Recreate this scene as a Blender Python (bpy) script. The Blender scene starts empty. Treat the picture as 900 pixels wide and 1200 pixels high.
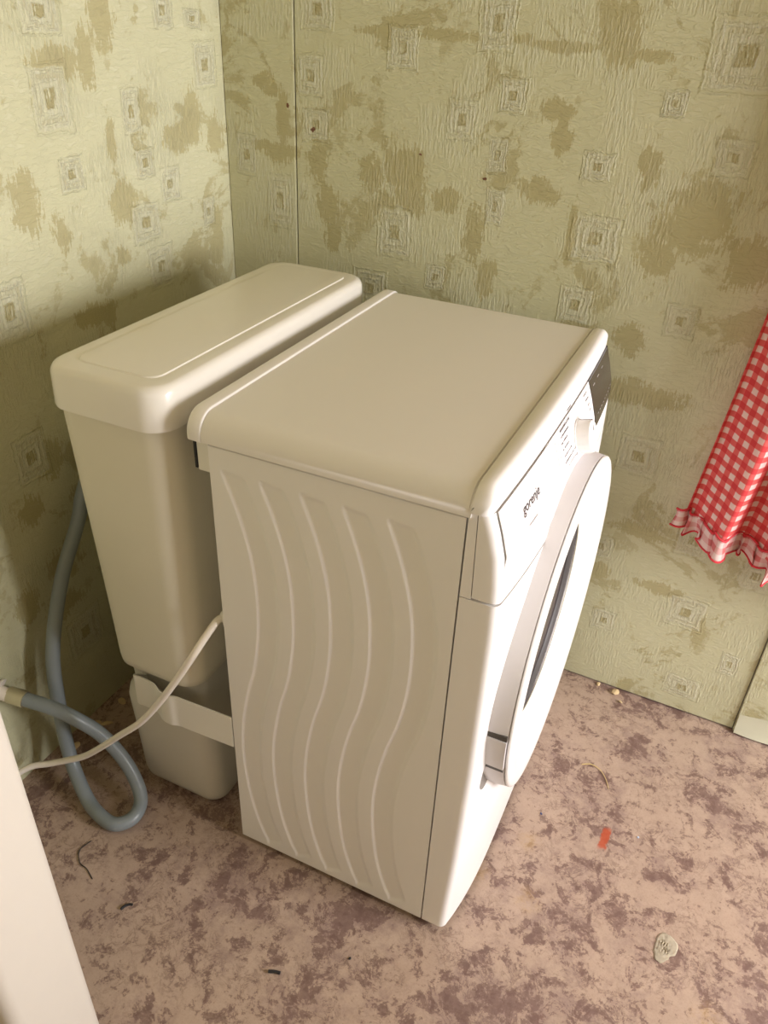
import bpy, bmesh, math, random
import numpy as np
from mathutils import Vector, Matrix

S = bpy.context.scene
C = S.collection
PI = math.pi
random.seed(7)

# ------------------------------------------------------------------ camera
cam_d = bpy.data.cameras.new('camera')
cam = bpy.data.objects.new('camera', cam_d)
C.objects.link(cam)
cam.location = (0.5628, -0.7153, 1.2877)
cam.rotation_euler = (0.9969, -0.0401, 0.4404)
cam_d.sensor_fit = 'VERTICAL'
cam_d.sensor_height = 36.0
cam_d.lens = 36.0 * 929.7 / 1200.0
cam_d.clip_start = 0.02
S.camera = cam

# ------------------------------------------------------------------ world, daylight, exposure
S.view_settings.view_transform = 'Standard'
S.view_settings.look = 'None'
S.view_settings.gamma = 1.0
S.view_settings.use_curve_mapping = False
S.view_settings.exposure = 0.0
W = bpy.data.worlds.new('sky')
S.world = W
W.use_nodes = True
W.node_tree.nodes['Background'].inputs[0].default_value = (0.80, 0.88, 1.0, 1)
W.node_tree.nodes['Background'].inputs[1].default_value = 1.0

WIN_Y0, WIN_Y1, WIN_Z0, WIN_Z1, WIN_X = -0.25, 0.60, 0.50, 1.55, 2.20


def area_light(name, loc, rot, sx, sy, power, col):
    d = bpy.data.lights.new(name, 'AREA')
    d.shape = 'RECTANGLE'
    d.size, d.size_y, d.energy, d.color = sx, sy, power, col
    o = bpy.data.objects.new(name, d)
    C.objects.link(o)
    o.location, o.rotation_euler = loc, rot
    return o


# daylight entering through the window in the right wall; the weaker rear lamp is an added warm fill
area_light('window_daylight', (WIN_X + 0.10, (WIN_Y0 + WIN_Y1) / 2, (WIN_Z0 + WIN_Z1) / 2), (0, PI / 2, 0),
           WIN_Z1 - WIN_Z0, WIN_Y1 - WIN_Y0, 80, (1.0, 0.965, 0.98))
area_light('rear_warm_fill', (0.9, -2.52, 1.45), (PI / 2, 0, 0), 1.0, 1.1, 8, (1.0, 0.83, 0.52))


# ------------------------------------------------------------------ node helpers
class NT:
    def __init__(self, name):
        self.mat = bpy.data.materials.new(name)
        self.mat.use_nodes = True
        self.t = self.mat.node_tree
        self.b = self.t.nodes['Principled BSDF']

    def new(self, typ):
        return self.t.nodes.new(typ)

    def put(self, sock, v):
        if isinstance(v, bpy.types.NodeSocket):
            self.t.links.new(v, sock)
        elif v is not None:
            sock.default_value = v

    def m(self, op, a, b=None, c=None, clamp=False):
        n = self.new('ShaderNodeMath')
        n.operation, n.use_clamp = op, clamp
        self.put(n.inputs[0], a)
        self.put(n.inputs[1], b)
        self.put(n.inputs[2], c)
        return n.outputs[0]

    def v(self, op, a, b=None, c=None):
        n = self.new('ShaderNodeVectorMath')
        n.operation = op
        self.put(n.inputs[0], a)
        self.put(n.inputs[1], b)
        self.put(n.inputs[2], c)
        return n.outputs['Value'] if op in ('LENGTH', 'DOT_PRODUCT') else n.outputs[0]

    def obj(self):
        return self.new('ShaderNodeTexCoord').outputs['Object']

    def sep(self, v):
        n = self.new('ShaderNodeSeparateXYZ')
        self.put(n.inputs[0], v)
        return n.outputs

    def comb(self, x, y, z=0.0):
        n = self.new('ShaderNodeCombineXYZ')
        self.put(n.inputs[0], x)
        self.put(n.inputs[1], y)
        self.put(n.inputs[2], z)
        return n.outputs[0]

    def noise(self, v, scale, detail=2.0, rough=0.5, dist=0.0, color=False):
        n = self.new('ShaderNodeTexNoise')
        self.put(n.inputs['Vector'], v)
        n.inputs['Scale'].default_value = scale
        n.inputs['Detail'].default_value = detail
        n.inputs['Roughness'].default_value = rough
        n.inputs['Distortion'].default_value = dist
        return n.outputs['Color'] if color else n.outputs['Fac']

    def ss(self, x, lo, hi):            # smoothstep lo..hi -> 0..1
        n = self.new('ShaderNodeMapRange')
        n.interpolation_type = 'SMOOTHSTEP'
        self.put(n.inputs[0], x)
        n.inputs[1].default_value, n.inputs[2].default_value = lo, hi
        n.inputs[3].default_value, n.inputs[4].default_value = 0.0, 1.0
        return n.outputs[0]

    def mix(self, f, a, b):
        n = self.new('ShaderNodeMix')
        n.data_type = 'RGBA'
        self.put(n.inputs[0], f)
        for s, c in ((n.inputs[6], a), (n.inputs[7], b)):
            self.put(s, c if isinstance(c, bpy.types.NodeSocket) else (*c, 1.0))
        return n.outputs[2]

    def bump(self, h, strength=0.3, dist=0.002, normal=None):
        n = self.new('ShaderNodeBump')
        n.inputs['Strength'].default_value = strength
        n.inputs['Distance'].default_value = dist
        self.put(n.inputs['Height'], h)
        if normal:
            self.put(n.inputs['Normal'], normal)
        return n.outputs[0]

    def out(self, col=None, rough=None, normal=None, **kw):
        if col is not None:
            self.put(self.b.inputs['Base Color'], col if isinstance(col, bpy.types.NodeSocket) else (*col, 1.0))
        if rough is not None:
            self.put(self.b.inputs['Roughness'], rough)
        if normal is not None:
            self.put(self.b.inputs['Normal'], normal)
        for k, v in kw.items():
            self.put(self.b.inputs[k], v)
        return self.mat


def plain(name, col, rough=0.45, vary=0.03, bumpy=0.0, scale=30.0, **kw):
    n = NT(name)
    p = n.obj()
    f = n.noise(p, scale, 4, 0.6)
    lo = tuple(max(0.0, c * (1 - vary)) for c in col)
    hi = tuple(min(1.0, c * (1 + vary)) for c in col)
    nm = n.bump(n.noise(p, 900.0, 2, 0.5), bumpy, 0.0005) if bumpy else None
    return n.out(n.mix(f, lo, hi), rough, nm, **kw)


M = {}
M['enamel'] = plain('white_enamel', (0.83, 0.815, 0.79), 0.33, 0.01)
M['worktop'] = plain('white_worktop_laminate', (0.80, 0.775, 0.74), 0.42, 0.01, 0.06)
M['plastic'] = plain('white_gloss_plastic', (0.86, 0.84, 0.83), 0.28, 0.01)
M['door_white'] = plain('white_door_plastic', (0.86, 0.845, 0.835), 0.25, 0.01)
M['door_rim'] = plain('pale_lilac_grey_plastic', (0.70, 0.675, 0.685), 0.35, 0.01)
M['core'] = plain('grey_inner_plastic', (0.22, 0.20, 0.18), 0.6)
M['dark_gap'] = plain('dark_grey_plastic', (0.075, 0.068, 0.060), 0.5)
M['display'] = plain('smoky_brown_display_plastic', (0.050, 0.040, 0.033), 0.22, 0.05)
M['print'] = plain('dark_grey_print', (0.045, 0.035, 0.035), 0.5)
M['print_pale'] = plain('mid_grey_print', (0.25, 0.24, 0.24), 0.5)
M['print_white'] = plain('pale_print', (0.38, 0.35, 0.31), 0.5)
M['chrome'] = plain('chrome', (0.80, 0.80, 0.80), 0.12, 0.01, Metallic=1.0)
M['porthole'] = plain('dark_porthole_glass', (0.085, 0.070, 0.068), 0.07, 0.02)
M['gasket'] = plain('dark_rubber_gasket', (0.06, 0.055, 0.055), 0.55)
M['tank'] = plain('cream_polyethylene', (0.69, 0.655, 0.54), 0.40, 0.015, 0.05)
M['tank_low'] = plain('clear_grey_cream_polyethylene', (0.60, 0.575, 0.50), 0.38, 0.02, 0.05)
M['lid'] = plain('cream_white_lid_plastic', (0.79, 0.765, 0.70), 0.19, 0.01)
M['strap'] = plain('white_strap_plastic', (0.78, 0.76, 0.69), 0.4, 0.01)
M['hose'] = plain('blue_grey_pvc', (0.235, 0.270, 0.285), 0.36, 0.04)
M['cable'] = plain('off_white_pvc', (0.82, 0.76, 0.68), 0.42, 0.02)
M['steel'] = plain('dull_nickel_ferrule', (0.60, 0.55, 0.42), 0.32, 0.08, Metallic=0.85)
M['cabinet'] = plain('white_gloss_paint', (0.60, 0.555, 0.49), 0.5, 0.015)
M['chip'] = plain('pale_plaster_crumb', (0.62, 0.47, 0.27), 0.9, 0.2, scale=120)
M['straw'] = plain('yellow_straw', (0.62, 0.47, 0.20), 0.7, 0.1)
M['black_bit'] = plain('black_crumb', (0.015, 0.014, 0.015), 0.7)
M['flake'] = plain('grey_beige_paper_scrap', (0.42, 0.365, 0.275), 0.9, 0.25, 0.6, scale=110)
M['wood'] = plain('white_window_paint', (0.75, 0.74, 0.70), 0.4)
M['red_trim'] = plain('red_hem_binding', (0.56, 0.030, 0.045), 0.8, 0.1)
M['plaster'] = plain('varnished_board_ceiling', (0.485, 0.375, 0.19), 0.6, 0.1)
M['steel_rod'] = plain('brass_rod', (0.6, 0.5, 0.3), 0.3, 0.03, Metallic=0.9)


def gingham(name, px, pz, tl=0.35, pale=False):
    n = NT(name)
    uv = n.new('ShaderNodeUVMap').outputs[0]
    u, v, _ = n.sep(uv)
    wob = n.m('MULTIPLY', n.m('SUBTRACT', n.noise(uv, 90.0, 2), 0.5), 0.10)

    def stripe(a, per):
        f = n.m('FRACT', n.m('ADD', n.m('DIVIDE', a, per), wob))
        t = n.m('ABSOLUTE', n.m('SUBTRACT', f, 0.5))
        return n.ss(t, 0.225, 0.275)                    # 1 = red yarn
    a, b = stripe(u, px), stripe(v, pz)
    thread = n.noise(n.v('MULTIPLY', uv, (1.0, 2.0, 1.0)), 700.0, 2)
    white, half, full = (0.95, 0.82, 0.78), (0.86, 0.165, 0.155), (0.78, 0.060, 0.070)
    if pale:
        white, half, full = (0.88, 0.74, 0.70), (0.80, 0.50, 0.48), (0.66, 0.18, 0.18)
    c = n.mix(n.m('MULTIPLY', a, b), n.mix(n.m('MAXIMUM', a, b), white, half), full)
    c = n.mix(n.m('MULTIPLY', thread, 0.22), c, (0.75, 0.25, 0.22))
    nm = n.bump(thread, 0.25, 0.0006)
    n.out(c, 0.9, nm)
    tr = n.new('ShaderNodeBsdfTranslucent')
    n.put(tr.inputs[0], c)
    mx = n.new('ShaderNodeMixShader')
    mx.inputs[0].default_value = tl
    n.t.links.new(n.b.outputs[0], mx.inputs[1])
    n.t.links.new(tr.outputs[0], mx.inputs[2])
    n.t.links.new(mx.outputs[0], n.t.nodes['Material Output'].inputs[0])
    return n.mat


M['gingham'] = gingham('red_white_gingham_cotton', 0.0205, 0.0215, 0.45)
M['gingham_pale'] = gingham('pale_ruffle_cotton', 0.0205, 0.0215, 0.35, True)


# wallpaper: embossed sage paper with olive brush blotches and concentric squares
def wallpaper(name, axes, squares, blots, tears, k_sq=0.8):
    n = NT(name)
    p = n.obj()
    s = n.sep(p)
    u, v = s[axes[0]], s[axes[1]]
    q = n.comb(u, v, 0.0)
    wob = n.v('SUBTRACT', n.noise(q, 26.0, 3, 0.6, color=True), (0.5, 0.5, 0.5))
    fine = n.v('SUBTRACT', n.noise(q, 170.0, 2, 0.6, color=True), (0.5, 0.5, 0.5))
    qq = n.v('ADD', q, n.v('ADD', n.v('SCALE', wob, None), n.v('SCALE', fine, None)))
    qq.node.inputs[1].links[0].from_node.inputs[0].links[0].from_node.inputs['Scale'].default_value = 0.012
    qq.node.inputs[1].links[0].from_node.inputs[1].links[0].from_node.inputs['Scale'].default_value = 0.0050

    def field(lst, box):
        # one long chain (u, v, nearest so far), so the shader never holds many values at once
        x = n.sep(qq)
        state, acc = n.comb(x[0], x[1], 9.0), 9.0
        for (cu, cv, hu, hv) in lst:
            w = n.v('MULTIPLY_ADD', state, (1 / hu, 1 / hv, 0.0), (-cu / hu, -cv / hv, 0.0))
            if box:
                y = n.sep(n.v('ABSOLUTE', w))
                d = n.m('MAXIMUM', y[0], y[1])
            else:
                d = n.v('LENGTH', w)
            acc = n.m('MINIMUM', acc, d)
            state = n.comb(x[0], x[1], acc)
        return acc
    D = field([(a, b, c * k_sq, d * k_sq) for a, b, c, d in squares], True)
    B = field(blots, False)
    brush = n.noise(n.comb(n.m('MULTIPLY', u, 3.2), n.m('MULTIPLY', v, 0.55)), 75.0, 3, 0.65, 0.4)
    brush2 = n.noise(n.comb(n.m('MULTIPLY', u, 0.7), n.m('MULTIPLY', v, 2.2)), 70.0, 3, 0.65, 0.8)
    big = n.noise(qq, 5.5, 7, 0.62, 0.9)
    big2 = n.noise(n.comb(n.m('MULTIPLY', u, 1.7), n.m('ADD', v, 3.1)), 9.0, 6, 0.6, 0.5)
    rag = n.noise(q, 55.0, 4, 0.7)
    # olive mask
    o1 = n.ss(n.m('ADD', big, n.m('MULTIPLY', n.m('SUBTRACT', rag, 0.5), 0.16)), 0.555, 0.60)
    o2 = n.ss(n.m('ADD', big2, n.m('MULTIPLY', n.m('SUBTRACT', rag, 0.5), 0.25)), 0.60, 0.66)
    o3 = n.ss(n.m("ADD", B, n.m("ADD", n.m('MULTIPLY', n.m('SUBTRACT', n.noise(q, 19.0, 9, 0.72), 0.5), 2.8), n.m('MULTIPLY', n.m('SUBTRACT', brush, 0.5), 1.8))), 1.0, 0.80)
    core = n.m('MULTIPLY', n.ss(D, 0.36, 0.28), n.ss(brush, 0.36, 0.50))
    ring2 = n.m('MULTIPLY', n.m('MULTIPLY', n.ss(D, 0.60, 0.66), n.ss(D, 0.86, 0.78)), n.m('MULTIPLY', n.ss(brush, 0.47, 0.58), 0.55))
    inside = n.ss(D, 1.06, 0.98)
    olive = n.m('MAXIMUM', n.m('MAXIMUM', n.m('MULTIPLY', o1, 0.75), n.m('MULTIPLY', o2, 0.55)), n.m('MULTIPLY', o3, 0.85))
    olive = n.m('MULTIPLY', olive, n.m('SUBTRACT', 1.0, n.m('MULTIPLY', inside, 0.75)))
    olive = n.m('MAXIMUM', olive, n.m('MAXIMUM', core, ring2))
    pale = n.m('MULTIPLY', inside, n.m('ADD', 0.25, n.m('MULTIPLY', n.ss(brush, 0.45, 0.60), 0.45)))
    base = n.mix(n.noise(q, 3.0, 4, 0.6), BASE_LO, BASE_HI)
    base = n.mix(n.m('MULTIPLY', n.ss(brush2, 0.52, 0.72), 0.35), base, PALE)
    base = n.mix(pale, base, PALE)
    col = n.mix(olive, base, OLIVE)
    if tears:
        T = field(tears, False)
        col = n.mix(n.ss(T, 1.1, 0.8), col, (0.16, 0.065, 0.03))
    # relief
    saw = n.m('ABSOLUTE', n.m('SUBTRACT', n.m('FRACT', n.m('MULTIPLY', D, 3.4)), 0.5))
    rings = n.m('MULTIPLY', n.ss(saw, 0.22, 0.42), n.m('MULTIPLY', n.ss(D, 1.28, 1.14), n.ss(rag, 0.36, 0.52)))
    patch = n.ss(n.noise(q, 7.0, 3, 0.5), 0.46, 0.60)
    bh = n.m('ADD', n.m('MULTIPLY', n.m('MULTIPLY', n.ss(brush, 0.42, 0.62), n.m('MAXIMUM', patch, inside)), 0.8),
             n.m('MULTIPLY', n.m('MULTIPLY', n.ss(brush2, 0.45, 0.6), n.m('SUBTRACT', 1.0, patch)), 0.35))
    h = n.m('ADD', n.m('ADD', n.m('MULTIPLY', rings, 1.0), bh), n.m('MULTIPLY', n.noise(q, 420.0, 2, 0.5), 0.12))
    h = n.m('ADD', h, n.m('MULTIPLY', o1, -0.35))
    n1 = n.bump(h, 0.85, 0.0016)
    n2 = n.bump(n.noise(q, 6.0, 2, 0.4), 0.35, 0.006, n1)
    return n.out(col, 0.62, n2)


BASE_LO, BASE_HI = (0.520, 0.510, 0.318), (0.580, 0.572, 0.392)
PALE, OLIVE = (0.640, 0.632, 0.480), (0.405, 0.362, 0.185)

LEFT_SQ = [(0.274, 1.143, .045, .055), (0.661, 1.174, .038, .044), (0.447, 1.113, .026, .040), (0.279, 1.255, .045, .035),
           (0.553, 1.257, .03, .03), (0.467, 1.031, .026, .028), (0.53, .987, .032, .034), (0.453, .933, .045, .038),
           (0.481, .847, .04, .045), (0.293, 1.035, .03, .03), (0.64, .919, .022, .034), (0.121, .863, .04, .055),
           (0.633, 1.245, .03, .018), (0.09, 1.16, .05, .05), (0.02, 1.02, .04, .05), (-0.12, 1.1, .05, .06),
           (0.132, .208, .05, .055), (0.10, .62, .04, .05), (-0.16, .75, .05, .05), (-.2, .45, .05, .06), (-.35, 1.0, .05, .05),
           (0.3, 1.45, .05, .05), (0.0, 1.5, .05, .06), (0.55, 1.55, .04, .05)]
LEFT_BL = [(0.404, .971, .035, .04), (0.19, 1.007, .028, .05), (0.58, 1.061, .06, .028), (0.609, 1.092, .03, .05), (0.357, 1.191, .02, .05),
           (0.40, 1.24, .035, .04), (0.383, .888, .02, .022), (0.30, 1.19, .06, .022), (0.29, .807, .05, .022), (0.33, .80, .014, .04),
           (0.072, .526, .03, .03), (0.129, .389, .04, .045), (0.2, .48, .04, .05), (0.14, .60, .03, .04), (0.25, .955, .02, .03),
           (0.39, 1.074, .012, .05), (0.68, 1.05, .03, .04), (0.66, .86, .025, .06), (0.0, .9, .03, .05), (0.1, .3, .05, .03), (0.02, .35, .03, .04)]
BACK_SQ = [(-.238, 1.269, .035, .035), (-.253, 1.167, .030, .036), (-.243, 1.085, .030, .030), (-.324, .942, .030, .055), (-.07, .916, .038, .050),
           (.096, 1.263, .034, .045), (.134, 1.163, .026, .030), (.048, 1.12, .028, .034), (.119, 1.07, .018, .032), (.292, 1.071, .028, .024),
           (.124, .987, .018, .034), (.309, .958, .046, .042), (.294, .84, .032, .036), (.476, 1.24, .056, .054), (.392, 1.171, .02, .02),
           (.494, 1.105, .03, .028), (.02, .845, .022, .024), (.477, .845, .028, .032), (.462, .579, .040, .044), (.625, .26, .042, .042),
           (.735, .166, .02, .03), (.724, .389, .03, .035), (.472, .178, .026, .03), (.286, .76, .035, .04), (.663, .069, .04, .03),
           (.60, .43, .035, .04), (.43, .36, .03, .03), (-.07, 1.22, .03, .035), (-.40, 1.02, .025, .04), (-.12, .80, .04, .04), (.62, 1.05, .04, .05),
           (.8, .7, .05, .05), (.95, .4, .05, .06), (1.1, 1.1, .05, .05), (.9, 1.3, .05, .05), (.3, 1.5, .06, .06), (-.1, 1.5, .05, .05)]
BACK_BL = [(.11, 1.243, .05, .009), (.215, 1.237, .075, .010), (.335, 1.232, .06, .009), (-.10, 1.240, .06, .010), (.02, 1.243, .06, .009),
           (.285, 1.268, .035, .05), (.31, 1.24, .018, .03), (-.062, 1.03, .045, .05), (-.05, .98, .05, .03), (.03, .985, .035, .022), (.196, 1.02, .036, .022),
           (.21, 1.147, .03, .022), (.225, 1.11, .018, .03), (.377, 1.08, .02, .04), (.471, 1.03, .06, .05), (.45, .99, .05, .045), (.414, .944, .035, .04), (.56, .95, .04, .05),
           (-.205, .893, .018, .03), (-.215, .94, .035, .04), (-.355, 1.15, .022, .014), (-.335, 1.135, .02, .012), (-.314, 1.09, .016, .05), (-.32, 1.03, .05, .02),
           (-.24, 1.02, .025, .035), (-.12, 1.02, .03, .03), (-.365, 1.04, .04, .012), (.09, .935, .02, .05), (.265, .96, .012, .05), (.41, .70, .05, .03),
           (.47, .70, .05, .025), (.50, .42, .06, .02), (.56, .30, .05, .016), (.44, .30, .03, .02), (.66, .22, .014, .04), (.40, .80, .03, .03), (.12, .86, .02, .04), (.30, .80, .03, .014)]
TEARS = [(-.303, 1.113, .0032, .0052), (-.249, 1.077, .0045, .0042), (-.026, 1.058, .003, .002), (.10, 1.03, .003, .003)]
M['paper_plain'] = plain('plain_sage_wallpaper', (0.53, 0.52, 0.32), 0.7, 0.08, scale=8)
M['paper_left'] = wallpaper('sage_wallpaper_left', (1, 2), LEFT_SQ, LEFT_BL, None, 0.74)
M['paper_back'] = wallpaper('sage_wallpaper_back', (0, 2), BACK_SQ, BACK_BL, TEARS)


def floor_mat():
    n = NT('mottled_linoleum')
    p = n.obj()
    big = n.noise(p, 6.0, 3, 0.5, 0.2)
    a = n.noise(p, 24.0, 12, 0.74, 0.5)
    b = n.noise(n.v('ADD', p, (3.3, 1.7, 0.4)), 55.0, 10, 0.78, 0.3)
    vein = n.m('ABSOLUTE', n.m('SUBTRACT', n.noise(n.v('ADD', p, (7.7, 0.3, 1.1)), 30.0, 10, 0.72, 0.9), 0.5))
    clus = n.ss(n.noise(n.v('ADD', p, (1.2, 5.9, 0.0)), 11.0, 4, 0.6), 0.42, 0.60)
    g = n.noise(p, 300.0, 4, 0.75)
    g2 = n.noise(n.v('ADD', p, (2.0, 8.0, 0.0)), 150.0, 6, 0.8)
    light = n.mix(n.noise(n.v('ADD', p, (9.1, 2.2, 0)), 16.0, 9, 0.74), (0.345, 0.248, 0.188), (0.525, 0.395, 0.308))
    light = n.mix(n.m('MULTIPLY', n.ss(g, 0.42, 0.72), 0.35), light, (0.30, 0.195, 0.150))
    mauve = n.ss(n.m('ADD', n.m('MULTIPLY', big, 0.40), n.m('MULTIPLY', n.noise(p, 34.0, 11, 0.80), 0.60)), 0.47, 0.60)
    c = n.mix(n.m('MULTIPLY', mauve, 0.60), light, (0.235, 0.156, 0.142))
    d1 = n.ss(n.m('ADD', n.m('ADD', a, n.m('MULTIPLY', n.m('SUBTRACT', big, 0.5), 0.4)), n.m('MULTIPLY', n.m('SUBTRACT', g2, 0.5), 0.30)), 0.530, 0.585)
    d2 = n.ss(n.m('ADD', b, n.m('MULTIPLY', n.m('SUBTRACT', a, 0.5), 0.6)), 0.545, 0.585)
    c = n.mix(n.m('MULTIPLY', d1, n.m('ADD', 0.42, n.m('MULTIPLY', g2, 0.6))), c, (0.155, 0.088, 0.077))
    c = n.mix(n.m('MULTIPLY', n.m('MULTIPLY', n.ss(vein, 0.034, 0.006), clus), 0.50), c, (0.125, 0.068, 0.055))
    c = n.mix(n.m('MULTIPLY', d2, 0.62), c, (0.140, 0.080, 0.066))
    c = n.mix(n.m('MULTIPLY', n.ss(g2, 0.60, 0.68), 0.45), c, (0.150, 0.090, 0.075))
    # red brick scuff and ochre stains
    w = n.v('ADD', p, n.v('SCALE', n.v('SUBTRACT', n.noise(p, 130.0, 3, 0.7, color=True), (0.5, 0.5, 0.5)), None))
    w.node.inputs[1].links[0].from_node.inputs['Scale'].default_value = 0.012
    x, y, z = n.sep(n.v('SUBTRACT', w, (0.5935, 0.300, 0.0)))
    ca, sa = math.cos(1.503), math.sin(1.503)
    lx = n.m('ADD', n.m('MULTIPLY', x, ca), n.m('MULTIPLY', y, sa))
    ly = n.m('SUBTRACT', n.m('MULTIPLY', y, ca), n.m('MULTIPLY', x, sa))
    dd = n.m('MAXIMUM', n.m('ABSOLUTE', n.m('DIVIDE', lx, 0.024)), n.m('ABSOLUTE', n.m('DIVIDE', ly, 0.0075)))
    c = n.mix(n.m('MULTIPLY', n.ss(n.m('ADD', dd, n.m('MULTIPLY', n.m('SUBTRACT', b, 0.5), 1.2)), 1.25, 0.70), 0.9), c, (0.42, 0.068, 0.022))
    for (sx, sy, r) in ((0.47, 0.23, .028), (0.40, 0.13, .035), (0.50, 0.12, .03), (0.80, 0.06, .03)):
        e = n.v('LENGTH', n.v('SUBTRACT', w, (sx, sy, 0.0)))
        c = n.mix(n.m('MULTIPLY', n.ss(n.m('DIVIDE', e, r), 1.1, 0.2), n.m('MULTIPLY', n.ss(b, 0.42, 0.6), 0.40)), c, (0.44, 0.28, 0.10))
    nm = n.bump(n.m('ADD', n.m('MULTIPLY', g, 0.4), a), 0.12, 0.0012)
    return n.out(c, 0.52, nm)


M['lino'] = floor_mat()


# ------------------------------------------------------------------ mesh helpers
def tag(o, label=None, cat=None, group=None, kind=None):
    if label:
        o['label'] = label
    if cat:
        o['category'] = cat
    if group:
        o['group'] = group
    if kind:
        o['kind'] = kind
    return o


def thing(name, label, cat, loc=(0, 0, 0), group=None):
    o = bpy.data.objects.new(name, None)
    o.empty_display_size = 0.05
    C.objects.link(o)
    o.location = loc
    return tag(o, label, cat, group)


def mesh_obj(name, verts, faces, mat, parent=None, label=None, smooth=40, loc=None):
    me = bpy.data.meshes.new(name)
    me.from_pydata([tuple(v) for v in verts], [], faces)
    bm = bmesh.new()
    bm.from_mesh(me)
    bmesh.ops.recalc_face_normals(bm, faces=bm.faces)
    bm.to_mesh(me)
    bm.free()
    return link_mesh(name, me, mat, parent, label, smooth)


def link_mesh(name, me, mat, parent=None, label=None, smooth=40):
    if smooth:
        for p in me.polygons:
            p.use_smooth = True
        me.set_sharp_from_angle(angle=math.radians(smooth))
    me.materials.append(M[mat] if isinstance(mat, str) else mat)
    o = bpy.data.objects.new(name, me)
    C.objects.link(o)
    if parent:
        o.parent = parent
        acc = Vector((0, 0, 0))
        q = parent
        while q:
            acc += q.location
            q = q.parent
        o.location = -acc                                 # meshes are modelled in room coordinates
    if label:
        o['label'] = label
    return o


def from_bm(name, bm, mat, parent=None, label=None, smooth=40):
    me = bpy.data.meshes.new(name)
    bmesh.ops.recalc_face_normals(bm, faces=bm.faces)
    bm.to_mesh(me)
    bm.free()
    return link_mesh(name, me, mat, parent, label, smooth)


def box_bm(lo, hi, bev=0.0, seg=3, bm=None):
    bm = bm or bmesh.new()
    r = bmesh.ops.create_cube(bm, size=1.0)
    for v in r['verts']:
        v.co = Vector([lo[i] + (v.co[i] + 0.5) * (hi[i] - lo[i]) for i in range(3)])
    if bev:
        es = {e for v in r['verts'] for e in v.link_edges}
        bmesh.ops.bevel(bm, geom=list(es), offset=bev, segments=seg, affect='EDGES', profile=0.5)
    return bm


def loft(sections, caps=True, closed=True):
    n = len(sections[0])
    vs = [p for s in sections for p in s]
    fs = []
    for i in range(len(sections) - 1):
        for j in range(n if closed else n - 1):
            k = (j + 1) % n
            fs.append((i * n + j, i * n + k, (i + 1) * n + k, (i + 1) * n + j))
    if caps:
        fs.append(tuple(range(n - 1, -1, -1)))
        fs.append(tuple((len(sections) - 1) * n + j for j in range(n)))
    return vs, fs


def catmull(pts, per=10):
    pts = [Vector(p) for p in pts]
    P = [2 * pts[0] - pts[1]] + pts + [2 * pts[-1] - pts[-2]]
    out = []
    for i in range(1, len(P) - 2):
        for k in range(per):
            t = k / per
            a, b, c, d = P[i - 1], P[i], P[i + 1], P[i + 2]
            out.append(0.5 * ((2 * b) + (c - a) * t + (2 * a - 5 * b + 4 * c - d) * t * t + (-a + 3 * b - 3 * c + d) * t ** 3))
    out.append(P[-2])
    return out


def tube(path, rad, seg=12, radf=None):
    secs = []
    up = Vector((0, 0, 1))
    t0 = (path[1] - path[0]).normalized()
    nrm = t0.cross(up)
    if nrm.length < 0.1:
        nrm = t0.cross(Vector((1, 0, 0)))
    nrm.normalize()
    for i, p in enumerate(path):
        t = (path[min(i + 1, len(path) - 1)] - path[max(i - 1, 0)]).normalized()
        nrm = (nrm - t * nrm.dot(t)).normalized()
        b = t.cross(nrm)
        r = rad * (radf(i / (len(path) - 1)) if radf else 1.0)
        secs.append([p + (nrm * math.cos(2 * PI * k / seg) + b * math.sin(2 * PI * k / seg)) * r for k in range(seg)])
    return loft(secs)


def lathe_x(prof, yc, zc, seg=96, close=False):
    """profile of (x, r) turned about the line along X through (yc, zc)"""
    secs = [[Vector((x, yc + r * math.cos(2 * PI * k / seg), zc + r * math.sin(2 * PI * k / seg))) for k in range(seg)] for x, r in prof]
    return loft(secs, caps=not close)


def rrect(x0, x1, y0, y1, r, z, seg=7):
    r = min(r, (x1 - x0) / 2 - 1e-4, (y1 - y0) / 2 - 1e-4)
    out = []
    for cx, cy, a0 in ((x1 - r, y1 - r, 0), (x0 + r, y1 - r, PI / 2), (x0 + r, y0 + r, PI), (x1 - r, y0 + r, 1.5 * PI)):
        for k in range(seg + 1):
            a = a0 + PI / 2 * k / seg
            out.append(Vector((cx + r * math.cos(a), cy + r * math.sin(a), z)))
    return out


# ------------------------------------------------------------------ room shell
XL, YB0, YB1, XR, YF, ZC = -0.446, 0.718, 0.690, 2.20, -2.40, 2.45


def yb(x):                        # the back wall runs slightly askew
    return YB0 + (YB1 - YB0) * (x - XL) / (0.86 - XL)


tag(from_bm('floor', box_bm((XL - 0.06, YF - 0.06, -0.05), (XR + 0.06, 0.80, 0.0)), 'lino', smooth=0), kind='structure')
tag(from_bm('ceiling', box_bm((XL - 0.06, YF - 0.06, ZC), (XR + 0.06, 0.80, ZC + 0.05)), 'plaster', smooth=0), kind='structure')
tag(from_bm('wall_left', box_bm((XL - 0.06, YF - 0.06, 0.0), (XL, 0.80, ZC)), 'paper_left', smooth=0), kind='structure')


def back_slab(x0, x1, z0, z1, front, depth):
    vs, fs = [], []
    for x in (x0, x1):
        vs += [(x, yb(x) - front, z0), (x, yb(x) - front + depth, z0), (x, yb(x) - front + depth, z1), (x, yb(x) - front, z1)]
    fs = [(0, 1, 2, 3), (7, 6, 5, 4), (0, 4, 5, 1), (1, 5, 6, 2), (2, 6, 7, 3), (3, 7, 4, 0)]
    return vs, fs


wb = mesh_obj('wall_back', *back_slab(XL, XR + 0.06, 0.0, ZC, -0.004, 0.06), 'core', smooth=0)
tag(wb, kind='structure')
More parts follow.
